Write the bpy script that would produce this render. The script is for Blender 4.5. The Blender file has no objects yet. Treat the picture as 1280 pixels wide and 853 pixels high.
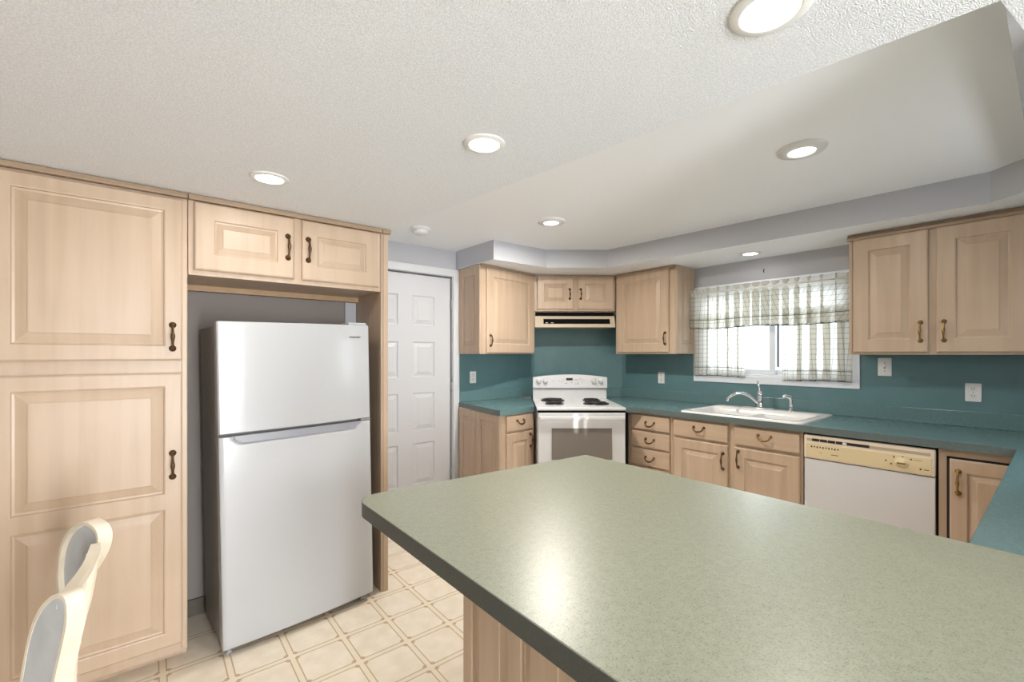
import bpy, bmesh, math, random
from mathutils import Vector, Matrix
random.seed(7)
PI = math.pi
SC = bpy.context.scene
COL = SC.collection

# ------------------------------------------------------------------ camera, world, lights, exposure
cam_d = bpy.data.cameras.new('camera')
cam = bpy.data.objects.new('camera', cam_d); COL.objects.link(cam)
cam.location = (0, 0, 1.40)
cam.rotation_euler = (PI/2, 0, math.radians(51.024 - 90))
cam_d.sensor_width = 36; cam_d.lens = 36*559.9/1280; cam_d.shift_y = 16.5/1280
cam_d.clip_start = 0.02
SC.camera = cam

world = bpy.data.worlds.new('sky'); SC.world = world; world.use_nodes = True
bg = world.node_tree.nodes['Background']
bg.inputs[0].default_value = (0.86, 0.93, 1.0, 1); bg.inputs[1].default_value = 1.3

SC.view_settings.view_transform = 'Standard'
SC.view_settings.look = 'None'
SC.view_settings.gamma = 1.0
SC.view_settings.use_curve_mapping = False
SC.view_settings.exposure = 0.38
SC.cycles.max_bounces = 10; SC.cycles.diffuse_bounces = 7; SC.cycles.glossy_bounces = 5
SC.cycles.transparent_max_bounces = 12; SC.cycles.sample_clamp_indirect = 6.0

def area(name, loc, target, sx, sy, power, color):
    d = bpy.data.lights.new(name, 'AREA'); d.shape = 'RECTANGLE'; d.size = sx; d.size_y = sy
    d.energy = power; d.color = color
    o = bpy.data.objects.new(name, d); COL.objects.link(o); o.location = loc
    o.rotation_euler = (Vector(target) - Vector(loc)).to_track_quat('-Z', 'Y').to_euler()
    return o
# daylight entering through the patio door behind the camera, the side window over the counter and the sink window
area('patio_daylight', (0.68, -2.93, 1.03), (0.68, 0, 1.03), 0.60, 2.0, 150, (0.94, 0.97, 1.0))
area('slit_daylight', (-0.54, -2.93, 0.72), (-0.54, 0, 0.72), 0.055, 1.40, 5, (0.96, 0.98, 1.0))
area('slit_daylight', (-0.44, -2.93, 0.72), (-0.44, 0, 0.72), 0.03, 1.40, 3, (0.96, 0.98, 1.0))
area('side_window_daylight', (2.90, -0.58, 1.38), (2.90, 1, 1.38), 0.10, 0.50, 6, (0.85, 0.93, 1.0))
area('sink_window_daylight', (5.0, 1.675, 1.75), (3.0, 1.675, 1.40), 2.0, 1.5, 56, (0.88, 0.94, 1.0))
# low sun through the two slits between the drapes of the patio door behind the camera
sun_d = bpy.data.lights.new('low_sun', 'SUN'); sun_d.energy = 3.0; sun_d.angle = math.radians(0.3); sun_d.color = (1.0, 0.97, 0.92)
sun = bpy.data.objects.new('low_sun', sun_d); COL.objects.link(sun)
sun.rotation_euler = Vector((0.5185, 0.855, -0.085)).to_track_quat('-Z', 'Y').to_euler()
CAN_POWER = 2.5

# ------------------------------------------------------------------ materials
def new_mat(name):
    m = bpy.data.materials.new(name); m.use_nodes = True
    nt = m.node_tree; return m, nt, nt.nodes['Principled BSDF']
def L(nt, a, b): nt.links.new(a, b)
def plain(name, col, rough=0.5, metal=0.0, noise=0.0, nscale=40, bump=0.0, spec=0.5, bscale=None):
    m, nt, p = new_mat(name)
    p.inputs['Base Color'].default_value = (*col, 1); p.inputs['Roughness'].default_value = rough
    p.inputs['Metallic'].default_value = metal; p.inputs['Specular IOR Level'].default_value = spec
    if noise or bump:
        tc = nt.nodes.new('ShaderNodeTexCoord'); n = nt.nodes.new('ShaderNodeTexNoise')
        n.inputs['Scale'].default_value = nscale; n.inputs['Detail'].default_value = 4
        L(nt, tc.outputs['Object'], n.inputs['Vector'])
        if noise:
            r = nt.nodes.new('ShaderNodeValToRGB')
            r.color_ramp.elements[0].position = 0.3; r.color_ramp.elements[1].position = 0.7
            r.color_ramp.elements[0].color = (*[c*(1-noise) for c in col], 1)
            r.color_ramp.elements[1].color = (*[min(1, c*(1+noise)) for c in col], 1)
            L(nt, n.outputs['Fac'], r.inputs[0]); L(nt, r.outputs[0], p.inputs['Base Color'])
        if bump:
            n2 = nt.nodes.new('ShaderNodeTexNoise'); n2.inputs['Scale'].default_value = bscale or nscale; n2.inputs['Detail'].default_value = 3
            L(nt, tc.outputs['Object'], n2.inputs['Vector'])
            b = nt.nodes.new('ShaderNodeBump'); b.inputs['Strength'].default_value = bump; b.inputs['Distance'].default_value = 0.01
            L(nt, n2.outputs['Fac'], b.inputs['Height']); L(nt, b.outputs[0], p.inputs['Normal'])
    return m
def wood(name, horiz=False, base=(0.525, 0.402, 0.298), dark=(0.44, 0.326, 0.228)):
    m, nt, p = new_mat(name)
    tc = nt.nodes.new('ShaderNodeTexCoord'); mp = nt.nodes.new('ShaderNodeMapping')
    mp.inputs['Scale'].default_value = (1.2, 14, 26) if horiz else (22, 14, 1.1)
    L(nt, tc.outputs['Object'], mp.inputs['Vector'])
    n = nt.nodes.new('ShaderNodeTexNoise'); n.inputs['Scale'].default_value = 1.0; n.inputs['Detail'].default_value = 6; n.inputs['Distortion'].default_value = 0.35
    L(nt, mp.outputs[0], n.inputs['Vector'])
    n2 = nt.nodes.new('ShaderNodeTexNoise'); n2.inputs['Scale'].default_value = 2.3; n2.inputs['Detail'].default_value = 2
    L(nt, tc.outputs['Object'], n2.inputs['Vector'])
    ad = nt.nodes.new('ShaderNodeMath'); ad.operation = 'MULTIPLY_ADD'; ad.inputs[1].default_value = 0.55
    L(nt, n.outputs['Fac'], ad.inputs[0])
    sc = nt.nodes.new('ShaderNodeMath'); sc.operation = 'MULTIPLY'; sc.inputs[1].default_value = 0.45
    L(nt, n2.outputs['Fac'], sc.inputs[0]); L(nt, sc.outputs[0], ad.inputs[2])
    r = nt.nodes.new('ShaderNodeValToRGB')
    r.color_ramp.elements[0].position = 0.33; r.color_ramp.elements[1].position = 0.60
    r.color_ramp.elements[0].color = (*dark, 1); r.color_ramp.elements[1].color = (*base, 1)
    L(nt, ad.outputs[0], r.inputs[0]); L(nt, r.outputs[0], p.inputs['Base Color'])
    p.inputs['Roughness'].default_value = 0.38
    return m
def laminate(name, base, speck, light, rough=0.3):
    m, nt, p = new_mat(name)
    tc = nt.nodes.new('ShaderNodeTexCoord')
    n = nt.nodes.new('ShaderNodeTexNoise'); n.inputs['Scale'].default_value = 330; n.inputs['Detail'].default_value = 2
    n2 = nt.nodes.new('ShaderNodeTexNoise'); n2.inputs['Scale'].default_value = 60; n2.inputs['Detail'].default_value = 3
    L(nt, tc.outputs['Object'], n.inputs['Vector']); L(nt, tc.outputs['Object'], n2.inputs['Vector'])
    r = nt.nodes.new('ShaderNodeValToRGB')
    r.color_ramp.elements[0].position = 0.34; r.color_ramp.elements[0].color = (*speck, 1)
    r.color_ramp.elements[1].position = 0.44; r.color_ramp.elements[1].color = (*base, 1)
    e = r.color_ramp.elements.new(0.66); e.color = (*base, 1)
    e = r.color_ramp.elements.new(0.74); e.color = (*light, 1)
    L(nt, n.outputs['Fac'], r.inputs[0])
    mx = nt.nodes.new('ShaderNodeMixRGB'); mx.blend_type = 'MULTIPLY'; mx.inputs[0].default_value = 0.35
    r2 = nt.nodes.new('ShaderNodeValToRGB'); r2.color_ramp.elements[0].color = (0.72, 0.74, 0.74, 1); r2.color_ramp.elements[0].position = 0.35; r2.color_ramp.elements[1].position = 0.65
    L(nt, n2.outputs['Fac'], r2.inputs[0]); L(nt, r.outputs[0], mx.inputs[1]); L(nt, r2.outputs[0], mx.inputs[2])
    L(nt, mx.outputs[0], p.inputs['Base Color'])
    p.inputs['Roughness'].default_value = rough
    return m
def emit(name, col, s):
    m, nt, p = new_mat(name)
    p.inputs['Base Color'].default_value = (*col, 1)
    p.inputs['Emission Color'].default_value = (*col, 1); p.inputs['Emission Strength'].default_value = s
    return m

M = {}
M['wood'] = wood('pickled_maple')
M['wood_h'] = wood('pickled_maple_cross', True)
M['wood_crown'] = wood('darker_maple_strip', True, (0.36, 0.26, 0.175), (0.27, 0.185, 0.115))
M['wood_in'] = plain('maple_interior', (0.42, 0.27, 0.14), 0.55, noise=0.12, nscale=12)
M['gap'] = plain('shadow_gap_black', (0.012, 0.01, 0.01), 0.8)
M['lam_sage'] = laminate('sage_speckled_laminate', (0.305, 0.318, 0.24), (0.19, 0.205, 0.155), (0.37, 0.38, 0.29), 0.33)  # same laminate as the teal counters, warm light painted into its colour
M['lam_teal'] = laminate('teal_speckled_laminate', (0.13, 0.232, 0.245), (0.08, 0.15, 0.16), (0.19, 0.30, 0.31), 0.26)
M['lam_edge_teal'] = laminate('dull_teal_edge_laminate', (0.115, 0.15, 0.148), (0.07, 0.09, 0.09), (0.15, 0.19, 0.185), 0.4)  # the wall counters' laminate again, darkened to paint the shade on its edges
M['lam_edge'] = laminate('dark_green_edge_laminate', (0.055, 0.067, 0.063), (0.03, 0.038, 0.036), (0.08, 0.095, 0.09), 0.4)  # peninsula laminate again, shade on its edge painted as a darker colour
M['splash'] = plain('teal_backsplash', (0.110, 0.215, 0.236), 0.32, noise=0.05, nscale=9)
M['bronze'] = plain('antique_bronze', (0.12, 0.07, 0.033), 0.34, 0.75, noise=0.4, nscale=120)
M['brass'] = plain('worn_brass', (0.30, 0.19, 0.07), 0.3, 0.85, noise=0.4, nscale=120)
M['fridge'] = plain('fridge_white', (0.47, 0.48, 0.495), 0.19, spec=0.4)
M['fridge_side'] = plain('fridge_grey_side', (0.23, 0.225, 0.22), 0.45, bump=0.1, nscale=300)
M['pocket'] = plain('grey_handle_pocket', (0.32, 0.33, 0.36), 0.4)
M['white'] = plain('appliance_white', (0.62, 0.625, 0.64), 0.2)
M['whitegray'] = plain('appliance_panel_white', (0.66, 0.67, 0.70), 0.25)
M['almond'] = plain('almond_plastic', (0.66, 0.55, 0.34), 0.35)
M['almond_lt'] = plain('pale_almond_plastic', (0.72, 0.62, 0.50), 0.3)
M['black'] = plain('black_plastic', (0.012, 0.012, 0.013), 0.35)
M['grille'] = plain('matt_black_grille', (0.006, 0.006, 0.006), 0.9, spec=0.1)
M['coil'] = plain('burner_coil', (0.02, 0.02, 0.022), 0.45, 0.3)
M['chrome'] = plain('chrome', (0.75, 0.76, 0.78), 0.09, 1.0)
M['porcelain'] = plain('white_enamel', (0.80, 0.79, 0.78), 0.12)
M['paint'] = plain('grey_wall_paint', (0.465, 0.475, 0.51), 0.75, bump=0.05, nscale=120)
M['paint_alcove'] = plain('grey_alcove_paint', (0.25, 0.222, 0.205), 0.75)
M['beige'] = plain('beige_wall_paint', (0.34, 0.31, 0.27), 0.8)
M['ceil'] = plain('smooth_white_ceiling', (0.86, 0.88, 0.91), 0.6)
M['popcorn'] = plain('textured_white_ceiling', (0.81, 0.835, 0.875), 0.9, noise=0.13, nscale=210, bump=0.7, bscale=300)
M['trimw'] = plain('white_trim_paint', (0.62, 0.635, 0.665), 0.4)
M['doorw'] = plain('white_door_paint', (0.56, 0.57, 0.60), 0.42)
M['vinyl'] = plain('white_window_vinyl', (0.78, 0.82, 0.88), 0.35)
M['plate'] = plain('white_wall_plate', (0.78, 0.78, 0.78), 0.35)
M['dark'] = plain('dark_slot', (0.03, 0.03, 0.03), 0.6)
M['chair'] = plain('cream_chair_paint', (0.76, 0.68, 0.55), 0.4, noise=0.05, nscale=15)
M['chair_grey'] = plain('pale_grey_chair_panel', (0.52, 0.54, 0.56), 0.45, noise=0.08, nscale=14)
M['hood'] = plain('almond_hood_enamel', (0.60, 0.50, 0.38), 0.25)
M['baseb'] = plain('dark_vinyl_base', (0.10, 0.085, 0.065), 0.6)
M['trimring'] = plain('can_trim_white', (0.72, 0.72, 0.71), 0.35)
M['lens'] = emit('lamp_lens', (1.0, 0.97, 0.92), 6.0)
M['lace'] = plain('black_crochet_edge', (0.06, 0.055, 0.05), 0.9)

def glass_mat():
    m = bpy.data.materials.new('window_glass'); m.use_nodes = True; nt = m.node_tree; nt.nodes.clear()
    o = nt.nodes.new('ShaderNodeOutputMaterial'); mx = nt.nodes.new('ShaderNodeMixShader'); t = nt.nodes.new('ShaderNodeBsdfTransparent')
    g = nt.nodes.new('ShaderNodeBsdfGlossy'); g.inputs['Roughness'].default_value = 0.02
    f = nt.nodes.new('ShaderNodeFresnel'); f.inputs[0].default_value = 1.45
    t.inputs[0].default_value = (0.95, 0.97, 0.97, 1)
    L(nt, f.outputs[0], mx.inputs[0]); L(nt, t.outputs[0], mx.inputs[1]); L(nt, g.outputs[0], mx.inputs[2]); L(nt, mx.outputs[0], o.inputs[0])
    return m
M['glass'] = glass_mat()

def oven_glass():
    m, nt, p = new_mat('oven_window_glass')
    p.inputs['Base Color'].default_value = (0.17, 0.155, 0.14, 1); p.inputs['Roughness'].default_value = 0.06
    p.inputs['Specular IOR Level'].default_value = 1.0
    return m
M['ovenglass'] = oven_glass()

def fabric():
    m = bpy.data.materials.new('plaid_sheer_cotton'); m.use_nodes = True; nt = m.node_tree; nt.nodes.clear()
    o = nt.nodes.new('ShaderNodeOutputMaterial')
    uv = nt.nodes.new('ShaderNodeUVMap'); sx = nt.nodes.new('ShaderNodeSeparateXYZ'); L(nt, uv.outputs[0], sx.inputs[0])
    def line(sock, per, w):
        a = nt.nodes.new('ShaderNodeMath'); a.operation = 'DIVIDE'; a.inputs[1].default_value = per; L(nt, sock, a.inputs[0])
        b = nt.nodes.new('ShaderNodeMath'); b.operation = 'FRACT'; L(nt, a.outputs[0], b.inputs[0])
        c = nt.nodes.new('ShaderNodeMath'); c.operation = 'LESS_THAN'; c.inputs[1].default_value = w/per; L(nt, b.outputs[0], c.inputs[0])
        return c.outputs[0]
    a = line(sx.outputs[0], 0.042, 0.0045); b = line(sx.outputs[1], 0.042, 0.0045)
    # the band of dark stitching above the hem: v counts up from the hem
    h1 = nt.nodes.new('ShaderNodeMath'); h1.operation = 'SUBTRACT'; h1.inputs[1].default_value = 0.075; L(nt, sx.outputs[1], h1.inputs[0])
    h2 = nt.nodes.new('ShaderNodeMath'); h2.operation = 'ABSOLUTE'; L(nt, h1.outputs[0], h2.inputs[0])
    h3 = nt.nodes.new('ShaderNodeMath'); h3.operation = 'LESS_THAN'; h3.inputs[1].default_value = 0.004; L(nt, h2.outputs[0], h3.inputs[0])
    h4 = nt.nodes.new('ShaderNodeMath'); h4.operation = 'MULTIPLY'; h4.inputs[1].default_value = 0.8; L(nt, h3.outputs[0], h4.inputs[0])
    mx = nt.nodes.new('ShaderNodeMath'); mx.operation = 'MAXIMUM'; L(nt, a, mx.inputs[0]); L(nt, b, mx.inputs[1])
    hf = nt.nodes.new('ShaderNodeMath'); hf.operation = 'MULTIPLY'; hf.inputs[1].default_value = 0.5; L(nt, mx.outputs[0], hf.inputs[0])
    m2 = nt.nodes.new('ShaderNodeMath'); m2.operation = 'MAXIMUM'; L(nt, hf.outputs[0], m2.inputs[0]); L(nt, h4.outputs[0], m2.inputs[1])
    c = nt.nodes.new('ShaderNodeMixRGB'); c.inputs[1].default_value = (0.80, 0.79, 0.74, 1); c.inputs[2].default_value = (0.10, 0.10, 0.09, 1)
    L(nt, m2.outputs[0], c.inputs[0])
    d = nt.nodes.new('ShaderNodeBsdfDiffuse'); t = nt.nodes.new('ShaderNodeBsdfTranslucent'); tr = nt.nodes.new('ShaderNodeBsdfTransparent')
    L(nt, c.outputs[0], d.inputs[0]); L(nt, c.outputs[0], t.inputs[0]); L(nt, c.outputs[0], tr.inputs[0])
    s1 = nt.nodes.new('ShaderNodeMixShader'); s1.inputs[0].default_value = 0.5; L(nt, d.outputs[0], s1.inputs[1]); L(nt, t.outputs[0], s1.inputs[2])
    s2 = nt.nodes.new('ShaderNodeMixShader'); s2.inputs[0].default_value = 0.24; L(nt, s1.outputs[0], s2.inputs[1]); L(nt, tr.outputs[0], s2.inputs[2])
    L(nt, s2.outputs[0], o.inputs[0])
    return m
M['fabric'] = fabric()

def floor_mat():
    m, nt, p = new_mat('cream_vinyl_tile_pattern')
    tc = nt.nodes.new('ShaderNodeTexCoord'); sx = nt.nodes.new('ShaderNodeSeparateXYZ'); L(nt, tc.outputs['Object'], sx.inputs[0])
    P = 0.233
    def mth(op, a, b=None, c=None):
        n = nt.nodes.new('ShaderNodeMath'); n.operation = op
        for i, v in enumerate((a, b, c)):
            if v is None: continue
            if isinstance(v, (int, float)): n.inputs[i].default_value = v
            else: L(nt, v, n.inputs[i])
        return n.outputs[0]
    def dist(sock, off):   # distance to the nearest grid line
        f = mth('FRACT', mth('DIVIDE', mth('ADD', sock, 100*P - off + P/2), P))
        return mth('MULTIPLY', mth('ABSOLUTE', mth('SUBTRACT', f, 0.5)), P)
    dx = dist(sx.outputs[0], 1.21 % P); dy = dist(sx.outputs[1], 2.25 % P)
    def pair(d): return mth('LESS_THAN', mth('ABSOLUTE', mth('SUBTRACT', d, 0.0135)), 0.0028)
    def band(d): return mth('LESS_THAN', d, 0.0135)
    outx = mth('GREATER_THAN', dx, 0.016); outy = mth('GREATER_THAN', dy, 0.016)
    lines = mth('MAXIMUM', mth('MULTIPLY', pair(dx), outy), mth('MULTIPLY', pair(dy), outx))
    # small corner lozenges at every crossing
    cor = mth('LESS_THAN', mth('ADD', mth('ABSOLUTE', mth('SUBTRACT', dx, 0.02)), mth('ABSOLUTE', mth('SUBTRACT', dy, 0.02))), 0.0125)
    n = nt.nodes.new('ShaderNodeTexNoise'); n.inputs['Scale'].default_value = 14; n.inputs['Detail'].default_value = 8; L(nt, tc.outputs['Object'], n.inputs['Vector'])
    r = nt.nodes.new('ShaderNodeValToRGB'); r.color_ramp.elements[0].position = 0.35; r.color_ramp.elements[1].position = 0.65
    r.color_ramp.elements[0].color = (0.76, 0.67, 0.54, 1); r.color_ramp.elements[1].color = (0.83, 0.75, 0.63, 1)
    L(nt, n.outputs['Fac'], r.inputs[0])
    m0 = nt.nodes.new('ShaderNodeMixRGB'); m0.inputs[2].default_value = (0.78, 0.68, 0.52, 1)
    L(nt, mth('MULTIPLY', mth('MAXIMUM', band(dx), band(dy)), 0.6), m0.inputs[0]); L(nt, r.outputs[0], m0.inputs[1])
    m1 = nt.nodes.new('ShaderNodeMixRGB'); m1.inputs[2].default_value = (0.42, 0.30, 0.17, 1)
    L(nt, mth('MULTIPLY', lines, 0.8), m1.inputs[0]); L(nt, m0.outputs[0], m1.inputs[1])
    m2 = nt.nodes.new('ShaderNodeMixRGB'); m2.inputs[2].default_value = (0.44, 0.27, 0.17, 1)
    L(nt, mth('MULTIPLY', cor, 0.75), m2.inputs[0]); L(nt, m1.outputs[0], m2.inputs[1])
    L(nt, m2.outputs[0], p.inputs['Base Color']); p.inputs['Roughness'].default_value = 0.4
    return m
M['floor'] = floor_mat()

# ------------------------------------------------------------------ mesh helpers
def merge(bm, src):
    me = bpy.data.meshes.new('tmp'); src.to_mesh(me); bm.from_mesh(me); bpy.data.meshes.remove(me); src.free()
def box(bm, x0, x1, y0, y1, z0, z1, bev=0.0, seg=2):
    b = bmesh.new(); bmesh.ops.create_cube(b, size=1)
    for v in b.verts:
        v.co = Vector((x0 + (v.co.x+0.5)*(x1-x0), y0 + (v.co.y+0.5)*(y1-y0), z0 + (v.co.z+0.5)*(z1-z0)))
    if bev: bmesh.ops.bevel(b, geom=b.edges[:], offset=bev, segments=seg, affect='EDGES', profile=0.5)
    merge(bm, b)
def prism(bm, pts, z0, z1, bev=0.0, seg=2):
    b = bmesh.new()
    lo = [b.verts.new((x, y, z0)) for x, y in pts]; hi = [b.verts.new((x, y, z1)) for x, y in pts]
    n = len(pts); b.faces.new(lo[::-1]); b.faces.new(hi)
    for i in range(n): b.faces.new((lo[i], lo[(i+1) % n], hi[(i+1) % n], hi[i]))
    bmesh.ops.recalc_face_normals(b, faces=b.faces[:])
    if bev:
        es = [e for e in b.edges if abs(e.verts[0].co.z - e.verts[1].co.z) < 1e-6]
        bmesh.ops.bevel(b, geom=es, offset=bev, segments=seg, affect='EDGES', profile=0.5)
    merge(bm, b)
def tube(bm, pts, rad, seg=10, caps=True):
    pts = [Vector(p) for p in pts]; n = len(pts)
    rad = rad if isinstance(rad, (list, tuple)) else [rad]*n
    rings = []; prev = None
    for i, p in enumerate(pts):
        t = (pts[min(i+1, n-1)] - pts[max(i-1, 0)]).normalized()
        if prev is None:
            a = Vector((0, 0, 1)) if abs(t.z) < 0.9 else Vector((1, 0, 0)); u = t.cross(a).normalized()
        else:
            u = (prev - t*prev.dot(t)).normalized()
        prev = u; w = t.cross(u)
        rings.append([bm.verts.new(p + (u*math.cos(2*PI*k/seg) + w*math.sin(2*PI*k/seg))*rad[i]) for k in range(seg)])
    for a, b in zip(rings, rings[1:]):
        for k in range(seg):
            f = bm.faces.new((a[k], a[(k+1) % seg], b[(k+1) % seg], b[k])); f.smooth = True
    if caps: bm.faces.new(rings[0][::-1]); bm.faces.new(rings[-1])
def lathe(bm, prof, center=(0, 0, 0), axis='z', seg=32, smooth=True):
    """prof: list of (radius, height) revolved about axis"""
    c = Vector(center); rings = []
    for r, h in prof:
        ring = []
        for k in range(seg if r > 1e-6 else 1):
            a = 2*PI*k/seg; x, y = r*math.cos(a), r*math.sin(a)
            v = {'z': Vector((x, y, h)), 'y': Vector((x, h, y)), 'x': Vector((h, x, y))}[axis]
            ring.append(bm.verts.new(c + v))
        rings.append(ring)
    for a, b in zip(rings, rings[1:]):
        for k in range(seg):
            q = [a[k % len(a)], a[(k+1) % len(a)], b[(k+1) % len(b)], b[k % len(b)]]
            q2 = []
            for v in q:
                if v not in q2: q2.append(v)
            if len(q2) >= 3:
                f = bm.faces.new(q2); f.smooth = smooth
def paneled(bm, x0, x1, z0, z1, yb, t, panels, bead=True):
    """slab from y=yb (back) to y=yb-t (front, facing -y) with raised panels: list of (x0,x1,z0,z1)"""
    yf = yb - t; e = 0.004
    def ring(rx0, rx1, rz0, rz1, y): return [bm.verts.new((rx0, y, rz0)), bm.verts.new((rx1, y, rz0)), bm.verts.new((rx1, y, rz1)), bm.verts.new((rx0, y, rz1))]
    def join(a, b):
        for k in range(4): bm.faces.new((a[k], a[(k+1) % 4], b[(k+1) % 4], b[k]))
    r0 = ring(x0, x1, z0, z1, yb); r1 = ring(x0, x1, z0, z1, yf+e*1.5); r2 = ring(x0+e, x1-e, z0+e, z1-e, yf+e*0.5); r3 = ring(x0+e*2, x1-e*2, z0+e*2, z1-e*2, yf)
    bm.faces.new(r0[::-1]); join(r0, r1); join(r1, r2); join(r2, r3)
    xs = sorted(set([x0+e*2, x1-e*2] + [p[0] for p in panels] + [p[1] for p in panels]))
    zs = sorted(set([z0+e*2, z1-e*2] + [p[2] for p in panels] + [p[3] for p in panels]))
    for i in range(len(xs)-1):
        for j in range(len(zs)-1):
            cx, cz = (xs[i]+xs[i+1])/2, (zs[j]+zs[j+1])/2
            if any(p[0] < cx < p[1] and p[2] < cz < p[3] for p in panels): continue
            bm.faces.new(ring(xs[i], xs[i+1], zs[j], zs[j+1], yf))
    for (a, b, c, d) in panels:
        w = min(b-a, d-c); s = min(1.0, w/0.22)
        steps = [(0, 0), (0.005*s, 0.002), (0.007*s, 0.0095), (0.015*s, 0.011), (0.047*s, 0.0025), (0.049*s, 0.0008), (0.053*s, 0.0)]
        prev = None
        for ins, dy in steps:
            r = ring(a+ins, b-ins, c+ins, d-ins, yf+dy)
            if prev: join(prev, r)
            prev = r
        bm.faces.new(prev)
def obj(name, bm, mat, parent=None, smooth=False, weld=True):
    if weld: bmesh.ops.remove_doubles(bm, verts=bm.verts[:], dist=1e-5)
    bmesh.ops.recalc_face_normals(bm, faces=bm.faces[:])
    me = bpy.data.meshes.new(name); bm.to_mesh(me); bm.free()
    for m in (mat if isinstance(mat, (list, tuple)) else [mat]): me.materials.append(m)
    o = bpy.data.objects.new(name, me); COL.objects.link(o)
    if smooth:
        for p in me.polygons: p.use_smooth = True
    if parent: o.parent = parent
    return o
def tag(o, label=None, cat=None, group=None, kind=None):
    for k, v in (('label', label), ('category', cat), ('group', group), ('kind', kind)):
        if v: o[k] = v
    return o
def thing(name, label, cat, loc=(0, 0, 0), rz=0.0, group=None, kind=None):
    o = bpy.data.objects.new(name, None); COL.objects.link(o); o.empty_display_size = 0.1
    o.location = loc; o.rotation_euler = (0, 0, rz); return tag(o, label, cat, group, kind)
def one(fn, *a, **k):
    bm = bmesh.new(); fn(bm, *a, **k); return bm
def struct(name, bm, mat, parent=None):
    o = obj(name, bm, mat, parent)
    if not parent: o['kind'] = 'structure'
    return o
def poly_face(bm, pts3): bm.faces.new([bm.verts.new(p) for p in pts3])

# ------------------------------------------------------------------ the room shell
WX, WY = 4.27, 3.89           # faces of the window wall and of the door wall
LO, HI, SB = 2.134, 2.44, 2.262   # dropped textured ceiling, kitchen ceiling, soffit underside
ALC = 2.95                    # back of the fridge alcove
struct('floor', one(box, -2.75, WX+0.3, -3.15, WY+0.3, -0.06, 0), M['floor'])
# dropped textured ceiling over the fridge side and the eating area
bm = bmesh.new(); prism(bm, [(-2.75, -3.1), (1.6, -3.1), (1.6, 0.05), (1.372, 0.085), (1.305, 0.69), (1.222, 1.40), (1.108, 2.53), (1.103, ALC+0.1), (-2.75, ALC+0.1)], LO, LO+0.34)
struct('ceiling', bm, M['popcorn'])
bm = bmesh.new(); prism(bm, [(1.05, -0.6), (WX+0.1, -0.6), (WX+0.1, WY+0.15), (1.05, WY+0.15)], HI, HI+0.06)
struct('ceiling_kitchen', bm, M['ceil'])
# soffit around the kitchen: grey sides, white underside
S = [(2.415, WY+0.02), (2.425, 3.262), (3.07, 3.25), (3.543, 2.872), (3.717, 0.268), (3.60, 0.130), (3.575, 0.098), (3.575, -0.56), (WX+0.05, -0.56), (WX+0.05, WY+0.05)]
bm = bmesh.new(); prism(bm, S, SB, HI+0.01)
bmesh.ops.recalc_face_normals(bm, faces=bm.faces[:])
for f in bm.faces: f.material_index = 1 if f.normal.z < -0.5 else 0
struct('trim_1', bm, [M['paint'], M['ceil']])
struct('trim_5', one(prism, [(3.575, 0.098), (1.372, 0.094), (1.372, -0.56), (3.575, -0.56)], SB, HI+0.01), M['paint'])
# door wall (behind the door and the left cabinets), with the doorway left open
bm = bmesh.new()
box(bm, 1.08, 1.40, WY, WY+0.12, 0, HI); box(bm, 2.372, WX+0.12, WY, WY+0.12, 0, HI); box(bm, 1.40, 2.372, WY, WY+0.12, 2.176, HI)
struct('wall_door_side', bm, M['paint'])
# window wall, opening above the sink
WY0, WY1, WZ0, WZ1 = 1.065, 2.29, 1.195, 2.0
bm = bmesh.new()
box(bm, WX, WX+0.14, -0.6, WY0, 0, HI); box(bm, WX, WX+0.14, WY1, WY, 0, HI); box(bm, WX, WX+0.14, WY0, WY1, 0, WZ0); box(bm, WX, WX+0.14, WY0, WY1, WZ1, HI)
struct('wall_window_side', bm, M['paint'])
# angled wall behind the stove
struct('wall_corner', one(prism, [(3.235, WY-0.004), (3.48, WY-0.002), (WX+0.002, 3.245), (WX+0.01, WY+0.01), (3.3, WY+0.01)], 0, HI), M['paint'])
# fridge alcove wall and its return towards the door
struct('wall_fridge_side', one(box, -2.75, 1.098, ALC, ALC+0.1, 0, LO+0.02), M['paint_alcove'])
struct('wall_passage', one(box, 1.075, 1.098, ALC, WY, 0, HI), M['paint'])
# walls behind and beside the camera: a patio door behind, a narrow window above the right counter
bm = bmesh.new()
for xa, xb in ((-2.75, -0.568), (-0.512, -0.455), (-0.425, 0.38), (0.98, 1.72)): box(bm, xa, xb, -2.985, -2.96, 0, LO)
for xa, xb, zz in ((-0.568, -0.512, 1.44), (-0.455, -0.425, 1.44), (0.38, 0.98, 2.05)): box(bm, xa, xb, -2.985, -2.96, zz, LO)
struct('wall_back', bm, M['beige'])
struct('wall_left', one(box, -2.75, -2.62, -3.1, ALC, 0, LO), M['beige'])
bm = bmesh.new(); box(bm, 1.60, 2.84, -0.68, -0.54, 0, HI); box(bm, 2.96, WX, -0.68, -0.54, 0, HI); box(bm, 2.84, 2.96, -0.68, -0.54, 0, 1.10); box(bm, 2.84, 2.96, -0.68, -0.54, 1.66, HI)
struct('wall_right', bm, M['beige'])
struct('wall_side', one(box, 1.60, 1.72, -2.96, -0.68, 0, LO), M['beige'])
struct('baseboard_alcove', one(box, 0.15, 1.04, ALC-0.012, ALC, 0, 0.085), M['baseb'])

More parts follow.
